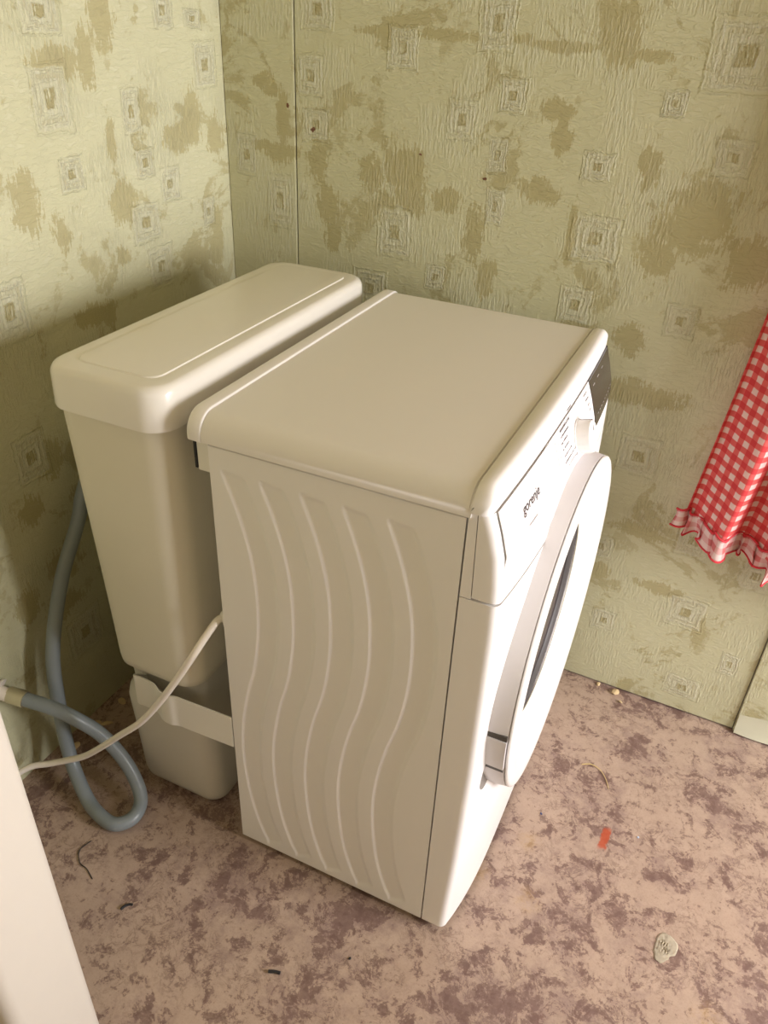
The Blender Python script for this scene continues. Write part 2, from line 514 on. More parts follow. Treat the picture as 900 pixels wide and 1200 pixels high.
# papered boards, each with its own edges; the corner strip and the right board stand a touch proud
for (x0, x1, z0, fr) in ((XL + 0.0005, -0.2875, 0.003, 0.0018), (-0.2855, 0.7830, 0.004, 0.0), (0.7850, XR, 0.002, 0.0045)):
    vs, fs = back_slab(x0, x1, z0, ZC, fr, fr + 0.004)
    bm = bmesh.new()
    bv = [bm.verts.new(v) for v in vs]
    for f in fs:
        bm.faces.new([bv[i] for i in f])
    bmesh.ops.bevel(bm, geom=list(bm.edges), offset=0.0012, segments=2, affect='EDGES')
    from_bm('wall_panel', bm, 'paper_back', wb)
# lower paper edge curling off the right board
cv, cf = [], []
NX = 14
for i in range(NX + 1):
    x = 0.787 + i * (1.15 - 0.787) / NX
    for k in range(7):
        t = k / 6
        z = 0.052 * (1 - t) + 0.004
        cv.append((x, yb(x) - 0.0050 - 0.006 * t ** 2 * (1 + 0.4 * math.sin(x * 40)), z + 0.006 * math.sin(x * 31) * (1 - t)))
for i in range(NX):
    for k in range(6):
        cf.append((i * 7 + k, (i + 1) * 7 + k, (i + 1) * 7 + k + 1, i * 7 + k + 1))
mesh_obj('paper_edge', cv, cf, plain('pale_wallpaper_edge', (0.60, 0.60, 0.46), 0.7, 0.05), wb, 'pale curled lower edge of wallpaper')

wr = thing('wall_right', None, None)
del_keys = None
tag(wr, kind='structure')
for lo, hi in (((XR, YF, 0), (XR + 0.06, WIN_Y0, ZC)), ((XR, WIN_Y1, 0), (XR + 0.06, 0.80, ZC)),
               ((XR, WIN_Y0, 0), (XR + 0.06, WIN_Y1, WIN_Z0)), ((XR, WIN_Y0, WIN_Z1), (XR + 0.06, WIN_Y1, ZC))):
    from_bm('wall_section', box_bm(lo, hi), 'paper_plain', wr, smooth=0)
wf = thing('wall_front', None, None)
tag(wf, kind='structure')
FILL_RECT = (0.35, 1.45, 0.95, 1.95)  # unseen opening, made up for the rear fill lamp
for lo, hi in (((XL, YF - 0.06, 0), (FILL_RECT[0], YF, ZC)), ((FILL_RECT[1], YF - 0.06, 0), (XR, YF, ZC)),
               ((FILL_RECT[0], YF - 0.06, 0), (FILL_RECT[1], YF, FILL_RECT[2])), ((FILL_RECT[0], YF - 0.06, FILL_RECT[3]), (FILL_RECT[1], YF, ZC))):
    from_bm('wall_section', box_bm(lo, hi), 'plaster', wf, smooth=0)
w1 = thing('window_1', None, None)
tag(w1, kind='structure')
fw = 0.045
for lo, hi in (((XR, WIN_Y0, WIN_Z0), (XR + 0.05, WIN_Y0 + fw, WIN_Z1)), ((XR, WIN_Y1 - fw, WIN_Z0), (XR + 0.05, WIN_Y1, WIN_Z1)),
               ((XR, WIN_Y0 + fw, WIN_Z0), (XR + 0.05, WIN_Y1 - fw, WIN_Z0 + fw)), ((XR, WIN_Y0 + fw, WIN_Z1 - fw), (XR + 0.05, WIN_Y1 - fw, WIN_Z1))):
    from_bm('window_frame', box_bm(lo, hi, 0.003, 1), 'wood', w1)
fill_op = thing('fill_opening', None, None)  # frame of the made-up rear opening, out of view
tag(fill_op, kind='structure')
for lo, hi in (((FILL_RECT[0], YF - 0.05, FILL_RECT[2]), (FILL_RECT[0] + fw, YF, FILL_RECT[3])), ((FILL_RECT[1] - fw, YF - 0.05, FILL_RECT[2]), (FILL_RECT[1], YF, FILL_RECT[3])),
               ((FILL_RECT[0] + fw, YF - 0.05, FILL_RECT[2]), (FILL_RECT[1] - fw, YF, FILL_RECT[2] + fw)), ((FILL_RECT[0] + fw, YF - 0.05, FILL_RECT[3] - fw), (FILL_RECT[1] - fw, YF, FILL_RECT[3]))):
    from_bm('window_frame', box_bm(lo, hi, 0.003, 1), 'wood', fill_op)

# ------------------------------------------------------------------ washing machine
wm = thing('washing_machine', 'white front-loading washing machine with dark display and wavy embossed side panel', 'washing machine', (0.17, 0.30, 0.0))
YM, ZB = 0.60, 0.0135
XS = 0.350                        # seam between side panel and front

FR = 0.012                        # corner radius of the front


def x_edge(z):
    return float(np.interp(z, [.0135, .2, .4, .65, .72, .76, .79, .817, .85], [.388, .395, .399, .400, .398, .394, .386, .377, .366]))


def x_bow(z):
    return float(np.interp(z, [.3, .7, .817], [.021, .014, .007]))


def front_x(y, z):
    return x_edge(z) + x_bow(z) * (1 - abs((y - 0.3) / 0.3) ** float(np.interp(z, [.55, .78], [4.0, 2.4])))


def contour(s, z):
    """outline of the front at height z: s 0..1 near side, 1..2 corner, 2..3 bowed front, 3..4 corner, 4..5 far side"""
    xc = front_x(FR, z) - FR
    if s <= 1:
        return Vector((0.351 + (xc - 0.351) * s, 0.0, z))
    if s <= 2:
        a = (s - 1) * PI / 2
        return Vector((xc + FR * math.sin(a), FR - FR * math.cos(a), z))
    if s <= 3:
        y = FR + (s - 2) * (YM - 2 * FR)
        return Vector((front_x(y, z), y, z))
    if s <= 4:
        a = (s - 3) * PI / 2
        return Vector((xc + FR * math.cos(a), YM - FR + FR * math.sin(a), z))
    return Vector((xc + (0.351 - xc) * (s - 4), YM, z))


def s_y(y):
    return 2 + (y - FR) / (YM - 2 * FR)


def s_x(x, z):
    return (x - 0.351) / (front_x(FR, z) - FR - 0.351)


def c_norm(s, z):
    e = 1e-3
    a, b = contour(max(s - e, 0), z), contour(min(s + e, 5), z)
    dz = contour(s, z + e) - contour(s, z - e)
    return (b - a).cross(dz).normalized()


def patch(slist, zlist, off=0.0, thick=0.003, disp=None, s_at=None):
    """solid shell lying on the front's outline"""
    ns, nz = len(slist), len(zlist)
    out, inn = [], []
    for z in zlist:
        for s in slist:
            ss_ = s_at(s, z) if s_at else s
            p, nn = contour(ss_, z), c_norm(ss_, z)
            d = off + (disp(p) if disp else 0.0)
            out.append(p + nn * d)
            inn.append(p + nn * (d - thick))
    vs = out + inn
    o = len(out)
    fs = []
    for i in range(nz - 1):
        for j in range(ns - 1):
            a, b, c, d = i * ns + j, i * ns + j + 1, (i + 1) * ns + j + 1, (i + 1) * ns + j
            fs.append((a, b, c, d))
            fs.append((o + d, o + c, o + b, o + a))
    for j in range(ns - 1):
        fs.append((j, o + j, o + j + 1, j + 1))
        k = (nz - 1) * ns
        fs.append((k + j, k + j + 1, o + k + j + 1, o + k + j))
    for i in range(nz - 1):
        a, b = i * ns, (i + 1) * ns
        fs.append((a, b, o + b, o + a))
        a, b = a + ns - 1, b + ns - 1
        fs.append((a, o + a, o + b, b))
    return vs, fs


def lin(a, b, n):
    return [a + (b - a) * i / n for i in range(n + 1)]


def smooth01(x):
    x = min(1.0, max(0.0, x))
    return x * x * (3 - 2 * x)


DOOR_Y, DOOR_Z = 0.30, 0.465

# carcass behind the panels, with the back and far side
from_bm('carcass', box_bm((0.0, 0.006, ZB), (XS - 0.001, YM, 0.806), 0.003, 2), 'enamel', wm)


# embossed side panel
def wave(z):
    zs = [0.0, .025, .05, .105, .175, .25, .315, .38, .445, .517, .58, .637, .688, .735, .773, .80]
    xs = [-.012, .0, -.009, -.0245, -.0345, -.038, -.033, -.0215, -.005, .005, .0065, .0025, -.0075, -.022, -.037, -.046]
    i = max(0, min(len(zs) - 2, int(np.searchsorted(zs, z)) - 1))
    h = zs[i + 1] - zs[i]
    t = (z - zs[i]) / h

    def slope(k):
        if k == 0 or k == len(zs) - 1:
            return 0.0
        return (xs[k + 1] - xs[k - 1]) / (zs[k + 1] - zs[k - 1])
    return ((2 * t ** 3 - 3 * t ** 2 + 1) * xs[i] + (t ** 3 - 2 * t ** 2 + t) * h * slope(i)
            + (-2 * t ** 3 + 3 * t ** 2) * xs[i + 1] + (t ** 3 - t ** 2) * h * slope(i + 1))


WAVES = [(0.055, 0.033, 0.0335), (0.1125, 0.033, 0.034), (0.171, 0.032, 0.034), (0.230, 0.032, 0.032), (0.2905, 0.031, 0.031)]
nx, nz = 340, 230
vs, fs = [], []
zz = np.linspace(ZB, 0.8065, nz + 1)
xx = np.linspace(0.0005, XS - 0.0012, nx + 1)
for z in zz:
    w = wave(z)
    for x in xx:
        d = 0.0
        for c0, wt, _ in WAVES:
            a = x - (c0 + w)
            width = 0.032
            if -0.012 < a < width + 0.012:
                zt = 0.7725 - 0.10 * max(0.0, a - 0.002)      # cap leans a little
                zb_ = 0.0245 + 0.45 * max(0.0, a)
                m_ = smooth01((a + 0.0026) / 0.0052) * smooth01((width + 0.0045 - a) / 0.009)
                m_ *= smooth01((zt - z) / 0.006 + 0.5) * smooth01((z - zb_) / 0.006 + 0.5)
                d = max(d, m_)
        vs.append((x, 0.0026 * d, z))
for i in range(nz):
    for j in range(nx):
        a = i * (nx + 1) + j
        fs.append((a, a + 1, a + nx + 2, a + nx + 1))
# return flanges
n0 = len(vs)
for i in range(nz + 1):
    vs.append((XS - 0.0012, 0.0058, zz[i]))
for i in range(nz):
    fs.append((i * (nx + 1) + nx, n0 + i, n0 + i + 1, (i + 1) * (nx + 1) + nx))
n1 = len(vs)
for j in range(nx + 1):
    vs.append((xx[j], 0.0058, ZB))
for j in range(nx):
    fs.append((j, n1 + j, n1 + j + 1, j + 1))
n2 = len(vs)
for i in range(nz + 1):
    vs.append((0.0005, 0.0058, zz[i]))
for i in range(nz):
    fs.append((i * (nx + 1), (i + 1) * (nx + 1), n2 + i + 1, n2 + i))
mesh_obj('side_panel', vs, fs, 'enamel', wm, 'white steel side panel with five wavy pressed grooves', smooth=60)


# worktop: three pieces, rear strip, centre panel and front strip
def top_prof(inset=0.0, dz=0.0, r=0.030, lo=0.8100):
    y0, y1, zt = -0.0045 + inset, 0.6045 - inset, 0.8485 - inset + dz
    r = max(0.004, r - inset * 0.3)
    pts = [(y0, lo)]
    for k in range(13):
        a = PI - PI / 2 * k / 12
        pts.append((y0 + r + r * math.cos(a), zt - r + r * math.sin(a)))
    for t in (0.1, 0.3, 0.5, 0.7, 0.9):
        pts.append((y0 + r + t * (y1 - y0 - 2 * r), zt))
    for k in range(13):
        a = PI / 2 - PI / 2 * k / 12
        pts.append((y1 - r + r * math.cos(a), zt - r + r * math.sin(a)))
    pts.append((y1, lo))
    return pts


def top_piece(stations, name, label=None, mat='worktop'):
    secs = [[Vector((x, y, z)) for y, z in top_prof(i, dz)] for x, i, dz in stations]
    return mesh_obj(name, *loft(secs), mat, wm, label)


RR = 0.009
st = []
for k in range(9):
    dx = RR * (1 - math.cos(PI / 2 * k / 8))
    st.append((-0.031 + dx, RR - RR * math.sin(PI / 2 * k / 8), 0.0))
st += [(-0.0085, 0.0, 0.0), (-0.0072, 0.0004, 0.0), (-0.0064, 0.0014, 0.0)]
top_piece(st, 'worktop_rear_strip')
top_piece([(-0.0064, 0.0022, -0.0026), (-0.0058, 0.0004, -0.0026), (0.3512, 0.0004, -0.0026), (0.3520, 0.0004, -0.0062), (0.3545, 0.0004, -0.0062)], 'worktop_panel')
secs = []
for k in range(-1, 52):
    if k < 0:
        y = -0.0045
    else:
        y = 0.30 - 0.3045 * math.cos(PI * k / 51)
    r = 0.030
    e = min(y + 0.0045, 0.6045 - y)
    ins = 0.0 if e >= r else r - math.sqrt(max(0.0, r * r - (r - e) ** 2))
    ztop = 0.8485 - ins
    xf = front_x(min(max(y, 0.0), YM), 0.817)
    e2 = min(y + 0.0045, 0.6045 - y)
    xf -= 0.0 if e2 >= 0.012 else 0.012 - math.sqrt(max(0.0, 0.012 ** 2 - (0.012 - e2) ** 2))
    sc = (ztop - 0.8165) / 0.032
    R_ = 0.0105
    pr = [(0.3548, 0.8165), (0.3548, 0.8165 + 0.0312 * sc), (0.3558, 0.8165 + 0.032 * sc)]
    for j in range(9):
        a = PI / 2 - PI / 2 * j / 8
        pr.append((xf - 0.0115 + 0.0095 * math.cos(a) + 0.002 * j / 8, 0.8165 + (0.032 - R_ + R_ * math.sin(a)) * sc))
    pr.append((xf, 0.8165 + 0.001 * max(sc, 0.1)))
    pr.append((xf - 0.002, 0.8165))
    secs.append([Vector((x, y, z)) for x, z in pr])
mesh_obj('worktop_front_strip', *loft(secs[1:]), 'plastic', wm, 'front strip of the worktop, raised above the centre panel')

# front: grey inner core (seen only in the gaps), near band, lower front, drawer, fascia, display
core_s = [0.0, 0.5, 1.0, 1.5] + [s_y(y) for y in lin(FR, YM - FR, 24)] + [3.5, 4.0, 4.5, 5.0]
mesh_obj('front_core', *patch(core_s, lin(0.02, 0.816, 40), -0.0050, 0.003,
         disp=lambda p: -0.055 * smooth01((0.255 - math.hypot(p.y - DOOR_Y, p.z - DOOR_Z)) / 0.02)), 'core', wm)


def front_disp(p):
    d = -0.050 * smooth01((0.258 - math.hypot(p.y - DOOR_Y, p.z - DOOR_Z)) / 0.016)
    # finger hollow beside the door handle
    d -= 0.010 * smooth01(1.25 - math.hypot((p.y - 0.060) / 0.026, (p.z - 0.345) / 0.050))
    return d


lo_s = [0.0, 0.3, 0.6, 0.9, 1.0, 1.2, 1.4, 1.6, 1.8] + [s_y(y) for y in lin(FR, YM - FR, 110)] + [3.25, 3.5, 3.75, 4.0, 4.5, 5.0]
mesh_obj('front_panel', *patch(lo_s, [ZB, ZB + .001] + lin(0.02, 0.6935, 120) + [0.6943, 0.695], 0.0, 0.004, disp=front_disp), 'plastic', wm,
         'white lower front around the round door')
mesh_obj('front_band', *patch(lin(0.0, 1.0, 4), lin(0.6965, 0.8160, 12), 0.0, 0.004,
         s_at=lambda s, z: s * s_x(0.3612 + 0.0038 * (0.8165 - z) / 0.12, z)), 'plastic', wm)
# detergent drawer, wrapping round the near corner
dr_s = lin(0.0, 1.0, 4) + [1.2, 1.4, 1.6, 1.8] + [s_y(y) for y in lin(FR, 0.1995, 30)]


def s_drawer(s, z):
    a = s_x(0.3623 + 0.0038 * (0.8165 - z) / 0.12, z)
    return a + (1 - a) * s if s < 1 else s


def scoop(p):
    if p.y < 0.012:
        return 0.0
    return -0.0050 * smooth01((p.y - 0.012) / 0.014) * smooth01((0.746 - p.z) / 0.020) * smooth01((p.z - 0.703) / 0.020) * smooth01((0.196 - p.y) / 0.03)


dz_ = [0.6985, 0.6993] + lin(0.701, 0.8145, 40) + [0.8153, 0.8160]
dw = mesh_obj('detergent_drawer', *patch(dr_s, dz_, 0.0, 0.004, disp=scoop, s_at=s_drawer), 'plastic', wm, 'white detergent drawer with the maker\'s lettering')
mesh_obj('drawer_plate', *patch([s_y(y) for y in [0.0128, 0.0134] + lin(0.015, 0.198, 30) + [0.1994]], [0.7420, 0.7428] + lin(0.745, 0.8140, 22) + [0.8150, 0.8158], 0.0004, 0.0010, disp=lambda p: 0.0026 * smooth01((p.z - 0.742) / 0.022)), 'door_white', dw)
fa_s = [s_y(y) for y in [0.2012, 0.2018] + lin(0.203, YM - FR, 60)] + [3.25, 3.5, 3.75, 4.0, 4.5, 5.0]
cp = mesh_obj('control_panel', *patch(fa_s, [0.6970, 0.6978] + lin(0.70, 0.8145, 30) + [0.8153, 0.8160], 0.0, 0.004), 'plastic', wm, 'white control fascia with printed programme list')
fl = mesh_obj('fascia_plate', *patch([s_y(y) for y in [0.2014] + lin(0.203, 0.428, 40)], [0.7420, 0.7428] + lin(0.745, 0.8140, 16) + [0.8150, 0.8158], 0.0006, 0.0010, disp=lambda p: 0.0016 * smooth01((p.z - 0.742) / 0.018)), 'door_white', cp)
dsp = mesh_obj('display', *patch([s_y(y) for y in [0.4292, 0.4300] + lin(0.432, YM - FR, 26)] + [3.2, 3.4, 3.6, 3.8, 3.95], [0.7430, 0.7438] + lin(0.746, 0.8140, 12) + [0.8152, 0.8160],
             0.0030, 0.0034), 'display', wm, 'dark smoky display window')

# --- print on the fascia


def on_front(y, z, off):
    s = s_y(y)
    p, nn = contour(s, z), c_norm(s, z)
    up = (contour(s, z + 2e-3) - contour(s, z - 2e-3)).normalized()
    rt = up.cross(nn).normalized()
    if rt.y < 0:
        rt = -rt
    return p + nn * off, rt, up, nn


def text_mesh(name, body, y, z, width, height, off, mat, parent, bold=0.0, shear=0.0, label=None):
    cu = bpy.data.curves.new(name, 'FONT')
    cu.body = body
    cu.size = 1.0
    cu.offset = bold
    cu.extrude = 0.0
    cu.shear = shear
    cu.resolution_u = 4
    to = bpy.data.objects.new(name, cu)
    C.objects.link(to)
    bpy.context.view_layer.update()
    me = bpy.data.meshes.new_from_object(to.evaluated_get(bpy.context.evaluated_depsgraph_get()))
    bpy.data.objects.remove(to)
    bpy.data.curves.remove(cu)
    co = [v.co.copy() for v in me.vertices]
    x0, x1 = min(c.x for c in co), max(c.x for c in co)
    sx = width / (x1 - x0)
    for v, c in zip(me.vertices, co):
        yy = y + (c.x - x0) * sx
        zz_ = z + c.y * height
        v.co = on_front(yy, zz_, off)[0]
    return link_mesh(name, me, mat, parent, label, smooth=0)


def strip_print(y0, y1, z0, z1, off, bm):
    n_ = max(1, int((y1 - y0) / 0.01))
    rows = []
    for z in (z0, z1):
        rows.append([bm.verts.new(on_front(y0 + (y1 - y0) * i / n_, z, off)[0]) for i in range(n_ + 1)])
    for i in range(n_):
        bm.faces.new((rows[0][i], rows[0][i + 1], rows[1][i + 1], rows[1][i]))


text_mesh('lettering', 'gorenje', 0.0750, 0.7808, 0.0605, 0.0185, 0.0035, 'print', dw, 0.010, 0.0, 'dark grey maker\'s lettering')
# the small lines are too small to be read in the photograph: rows of fine strokes
rng = random.Random(3)


def small_print(rows, off, mat, parent, name='small_print'):
    bm = bmesh.new()
    for (y0, y1, z, h, gap) in rows:
        y = y0
        while y < y1:
            w = rng.uniform(0.0009, 0.0022)
            hh = h * rng.choice((0.7, 1.0, 1.0))
            strip_print(y, min(y + w, y1), z, z + hh, off, bm)
            y += w + gap
    me = bpy.data.meshes.new(name)
    bm.to_mesh(me)
    bm.free()
    return tag(link_mesh(name, me, mat, parent, smooth=0), kind='stuff')


small_print([(0.0865, 0.118, 0.7605, 0.0026, 0.0011), (0.0835, 0.0930, 0.7425, 0.0030, 0.0008), (0.0945, 0.117, 0.7438, 0.0022, 0.0014)], 0.0034, 'print_pale', dw)
small_print([(0.250, 0.300, 0.8095, 0.0026, 0.0006), (0.250, 0.289, 0.8020, 0.0026, 0.0008), (0.247, 0.254, 0.7940, 0.0024, 0.0008), (0.257, 0.279, 0.7945, 0.0024, 0.0010),
             (0.249, 0.254, 0.7850, 0.0024, 0.0008), (0.258, 0.280, 0.7855, 0.0024, 0.0010), (0.250, 0.290, 0.7755, 0.0022, 0.0009), (0.250, 0.306, 0.7665, 0.0022, 0.0009),
             (0.262, 0.300, 0.7580, 0.0022, 0.0012), (0.300, 0.334, 0.7560, 0.0022, 0.0009),
             (0.385, 0.408, 0.8080, 0.0022, 0.0010), (0.392, 0.410, 0.7990, 0.0022, 0.0010), (0.398, 0.412, 0.7900, 0.0020, 0.0012), (0.402, 0.413, 0.7810, 0.0020, 0.0012)],
            0.0027, 'print', fl)
bm = bmesh.new()
for (a, b) in ((0.2225, 0.8140), (0.2345, 0.8105)):
    pz = lin(0.750, b, 12)
    for i in range(12):
        q_ = [on_front(a, pz[i], 0.0027)[0], on_front(a + 0.0009, pz[i], 0.0027)[0], on_front(a + 0.0009, pz[i + 1], 0.0027)[0], on_front(a, pz[i + 1], 0.0027)[0]]
        bm.faces.new([bm.verts.new(v) for v in q_])
for z in (0.7532, 0.7715, 0.8125):
    strip_print(0.252, 0.330, z, z + 0.0005, 0.0027, bm)
me = bpy.data.meshes.new('printed_line')
bm.to_mesh(me)
bm.free()
tag(link_mesh('printed_line', me, 'print_pale', fl, smooth=0), kind='stuff')
bm = bmesh.new()
for (y0, y1, z) in ((0.445, 0.458, 0.8030), (0.478, 0.492, 0.8045), (0.515, 0.528, 0.8055)):
    strip_print(y0, y1, z, z + 0.0013, 0.0034, bm)
for k in range(9):
    strip_print(0.448 + 0.015 * k, 0.455 + 0.015 * k, 0.7590, 0.7602, 0.0034, bm)
me = bpy.data.meshes.new('display_print')
bm.to_mesh(me)
bm.free()
tag(link_mesh('display_print', me, 'print_white', dsp, smooth=0), kind='stuff')
# mark printed on the front strip of the worktop
bm = bmesh.new()
for (y0, y1, mm) in ((0.3000, 0.3060, 1), (0.3070, 0.3120, 1), (0.3130, 0.3180, 1), (0.3190, 0.3215, 1)):
    xb_ = front_x((y0 + y1) / 2, 0.817)
    for za, zb2, xa, xb3 in ((0.8205, 0.8262, xb_ + 0.0004, xb_ - 0.0004),):
        q_ = [Vector((xa, y0, za)), Vector((xa, y1, za)), Vector((xb3, y1, zb2)), Vector((xb3, y0, zb2))]
        bm.faces.new([bm.verts.new(v) for v in q_])
me = bpy.data.meshes.new('strip_print')
bm.to_mesh(me)
bm.free()
tag(link_mesh('strip_print', me, 'print', wm, smooth=0), kind='stuff')

# --- programme knob
KY, KZ = 0.329, 0.772
p0, rt, up, nn = on_front(KY, KZ, 0.002)
kb = []
for d, r in ((0.0, 0.0262), (0.002, 0.0262), (0.0025, 0.0245), (0.0180, 0.0236), (0.0206, 0.0228), (0.0215, 0.0212)):
    kb.append([p0 + nn * d + (rt * math.cos(2 * PI * k / 48) + up * math.sin(2 * PI * k / 48)) * r for k in range(48)])
kn = mesh_obj('programme_knob', *loft(kb), 'door_white', wm, 'round white programme knob with a dark pointer line')
bm = bmesh.new()
for (d0, d1, r0, r1) in ((0.0025, 0.0208, 0.0249, 0.0240), (0.0208, 0.0222, 0.0240, 0.0090)):
    a = math.radians(70)
    di = rt * math.cos(a) + up * math.sin(a)
    tg = di.cross(nn)
    q_ = [p0 + nn * d0 + di * r0 - tg * .0009, p0 + nn * d0 + di * r0 + tg * .0009, p0 + nn * d1 + di * r1 + tg * .0009, p0 + nn * d1 + di * r1 - tg * .0009]
    q2 = [v - di * 0.001 - nn * 0.0008 for v in q_]
    vv = [bm.verts.new(v) for v in q_ + q2]
    for f in ((0, 1, 2, 3), (7, 6, 5, 4), (0, 4, 5, 1), (1, 5, 6, 2), (2, 6, 7, 3), (3, 7, 4, 0)):
        bm.faces.new([vv[i] for i in f])
from_bm('pointer', bm, 'dark_gap', kn, smooth=0)

# --- round door
door = mesh_obj('door', *lathe_x([(0.372, 0.262), (0.372, 0.270), (0.395, 0.2735), (0.405, 0.2735), (0.418, 0.2725), (0.4325, 0.2705), (0.4330, 0.2680), (0.428, 0.262), (0.380, 0.255)], DOOR_Y, DOOR_Z, 128, True),
                'door_rim', wm, 'pale grey rim behind the white door ring')
mesh_obj('door_ring', *lathe_x([(0.4320, 0.2640), (0.4338, 0.2690), (0.4352, 0.2704), (0.4372, 0.2700), (0.4390, 0.2680), (0.4402, 0.2640), (0.4408, 0.2540), (0.4398, 0.2400), (0.4350, 0.2180),
                                (0.4270, 0.1960), (0.4200, 0.1800), (0.4150, 0.1710), (0.4125, 0.1690), (0.4080, 0.1690), (0.4080, 0.1750), (0.424, 0.215)], DOOR_Y, DOOR_Z, 128, True),
         'door_white', door, 'broad white dished ring')
mesh_obj('porthole_trim', *lathe_x([(0.4090, 0.1690), (0.4125, 0.1688), (0.4135, 0.1670), (0.4125, 0.1652), (0.4090, 0.1650)], DOOR_Y, DOOR_Z, 96, True), 'chrome', door, 'thin chrome ring')
mesh_obj('gasket', *lathe_x([(0.4085, 0.1655), (0.4100, 0.1640), (0.4080, 0.1560), (0.4030, 0.1520), (0.4000, 0.1540), (0.4000, 0.1655)], DOOR_Y, DOOR_Z, 96, True), 'gasket', door)
mesh_obj('porthole_glass', *lathe_x([(0.3990, 0.1600), (0.4030, 0.1540), (0.4010, 0.1500), (0.3980, 0.1350), (0.3930, 0.1000), (0.3890, 0.0600), (0.3870, 0.0200), (0.3868, 0.002)], DOOR_Y, DOOR_Z, 96, True), 'porthole', door, 'dark domed porthole glass')


def on_rim(ang, x, r):
    return Vector((x, DOOR_Y + r * math.cos(ang), DOOR_Z + r * math.sin(ang)))


def rim_block(name, a0, a1, x0, x1, r0, r1, mat, label=None):
    vs_, n_ = [], 6
    secs_ = []
    for i in range(n_ + 1):
        a = a0 + (a1 - a0) * i / n_
        secs_.append([on_rim(a, x0, r0), on_rim(a, x1, r0), on_rim(a, x1, r1), on_rim(a, x0, r1)])
    return mesh_obj(name, *loft(secs_), mat, door, label)


aa = lambda z: PI + math.asin((DOOR_Z - z) / 0.2715)
rim_block('handle_gap', aa(0.4650), aa(0.4560), 0.396, 0.4322, 0.262, 0.2738, 'dark_gap', 'dark slot above the handle')
rim_block('handle_gap', aa(0.3905), aa(0.3805), 0.396, 0.4322, 0.262, 0.2738, 'dark_gap', 'dark slot below the handle')
rim_block('door_handle', aa(0.4555), aa(0.3910), 0.394, 0.4325, 0.262, 0.2752, 'door_rim', 'handle block between two dark slots')

# feet, rear bracket, cable gland
for fx in (0.05, 0.31):
    for fy in (0.05, 0.55):
        f_ = [[Vector((fx + r * math.cos(2 * PI * k / 16), fy + r * math.sin(2 * PI * k / 16), z)) for k in range(16)] for z, r in ((0.0, 0.021), (0.006, 0.021), (0.008, 0.012), (0.016, 0.012))]
        mesh_obj('foot', *loft(f_), 'dark_gap', wm)
rb = from_bm('rear_clip', box_bm((-0.0270, 0.012, 0.757), (0.001, 0.036, 0.8075), 0.001, 1), 'strap', wm, 'pale clip under the rear of the worktop')
from_bm('clip_edge', box_bm((-0.0312, 0.011, 0.760), (-0.0268, 0.034, 0.8075), 0.0006, 1), 'black_bit', rb, 'black edge of the rear clip')
gl = [[Vector((x, 0.020 + r * math.cos(2 * PI * k / 16), 0.505 + r * math.sin(2 * PI * k / 16))) for k in range(16)] for x, r in ((0.001, 0.016), (-0.004, 0.016), (-0.006, 0.011), (-0.016, 0.009))]

# ------------------------------------------------------------------ water tank
tk = thing('water_tank', 'tall cream plastic water tank with lid standing behind washing machine', 'water tank', (-0.150, 0.29, 0.0))
secs = []
for (z, x0, x1, y0, y1, r) in (
        (0.322, -0.222, -0.085, 0.024, 0.545, .030), (0.326, -0.232, -0.076, 0.010, 0.555, .034), (0.335, -0.2390, -0.070, 0.002, 0.560, .036), (0.350, -0.2405, -0.068, 0.0, 0.562, .038),
        (0.50, -0.2460, -0.066, -0.002, 0.565, .040), (0.65, -0.2515, -0.064, -0.004, 0.568, .040), (0.79, -0.2565, -0.062, -0.006, 0.570, .040), (0.815, -0.2565, -0.062, -0.006, 0.570, .040)):
    secs.append(rrect(x0, x1, y0, y1, r, z))
mesh_obj('tank_body', *loft(secs), 'tank', tk, 'tall tapering cream upper body')
secs = []
for (z, x0, x1, y0, y1, r) in (
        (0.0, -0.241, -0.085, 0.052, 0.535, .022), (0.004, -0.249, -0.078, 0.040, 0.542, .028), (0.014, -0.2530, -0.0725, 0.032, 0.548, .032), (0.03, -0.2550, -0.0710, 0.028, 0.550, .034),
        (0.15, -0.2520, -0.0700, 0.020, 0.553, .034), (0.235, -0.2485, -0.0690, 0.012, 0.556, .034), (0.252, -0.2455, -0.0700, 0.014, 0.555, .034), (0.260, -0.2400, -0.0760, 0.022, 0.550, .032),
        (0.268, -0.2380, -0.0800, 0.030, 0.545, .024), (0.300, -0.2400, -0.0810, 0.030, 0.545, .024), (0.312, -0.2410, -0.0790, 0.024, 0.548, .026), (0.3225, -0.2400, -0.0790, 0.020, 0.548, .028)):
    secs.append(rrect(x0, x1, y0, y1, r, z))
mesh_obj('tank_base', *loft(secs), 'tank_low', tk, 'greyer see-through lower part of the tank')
secs = []
LX0, LX1, LY0, LY1 = -0.2555, -0.0560, -0.0165, 0.578
for (z, i, r) in ((0.8085, 0.004, .036), (0.8085, 0.0, .038), (0.812, -0.0005, .038), (0.857, 0.0008, .038), (0.8620, 0.0022, .038), (0.8656, 0.0048, .036), (0.8680, 0.0085, .034), (0.8688, 0.0120, .031), (0.8690, 0.024, .026)):
    secs.append(rrect(LX0 + i, LX1 - i, LY0 + i, LY1 - i, r, z))
for (z, i, r) in ((0.8690, 0.0, .020), (0.8706, 0.0014, .019), (0.8708, 0.003, .018)):
    secs.append(rrect(-0.2220 + i, -0.0855 - i, 0.016 + i, 0.548 - i, r, z))
mesh_obj('tank_lid', *loft(secs), 'lid', tk, 'glossy cream lid with a raised centre')

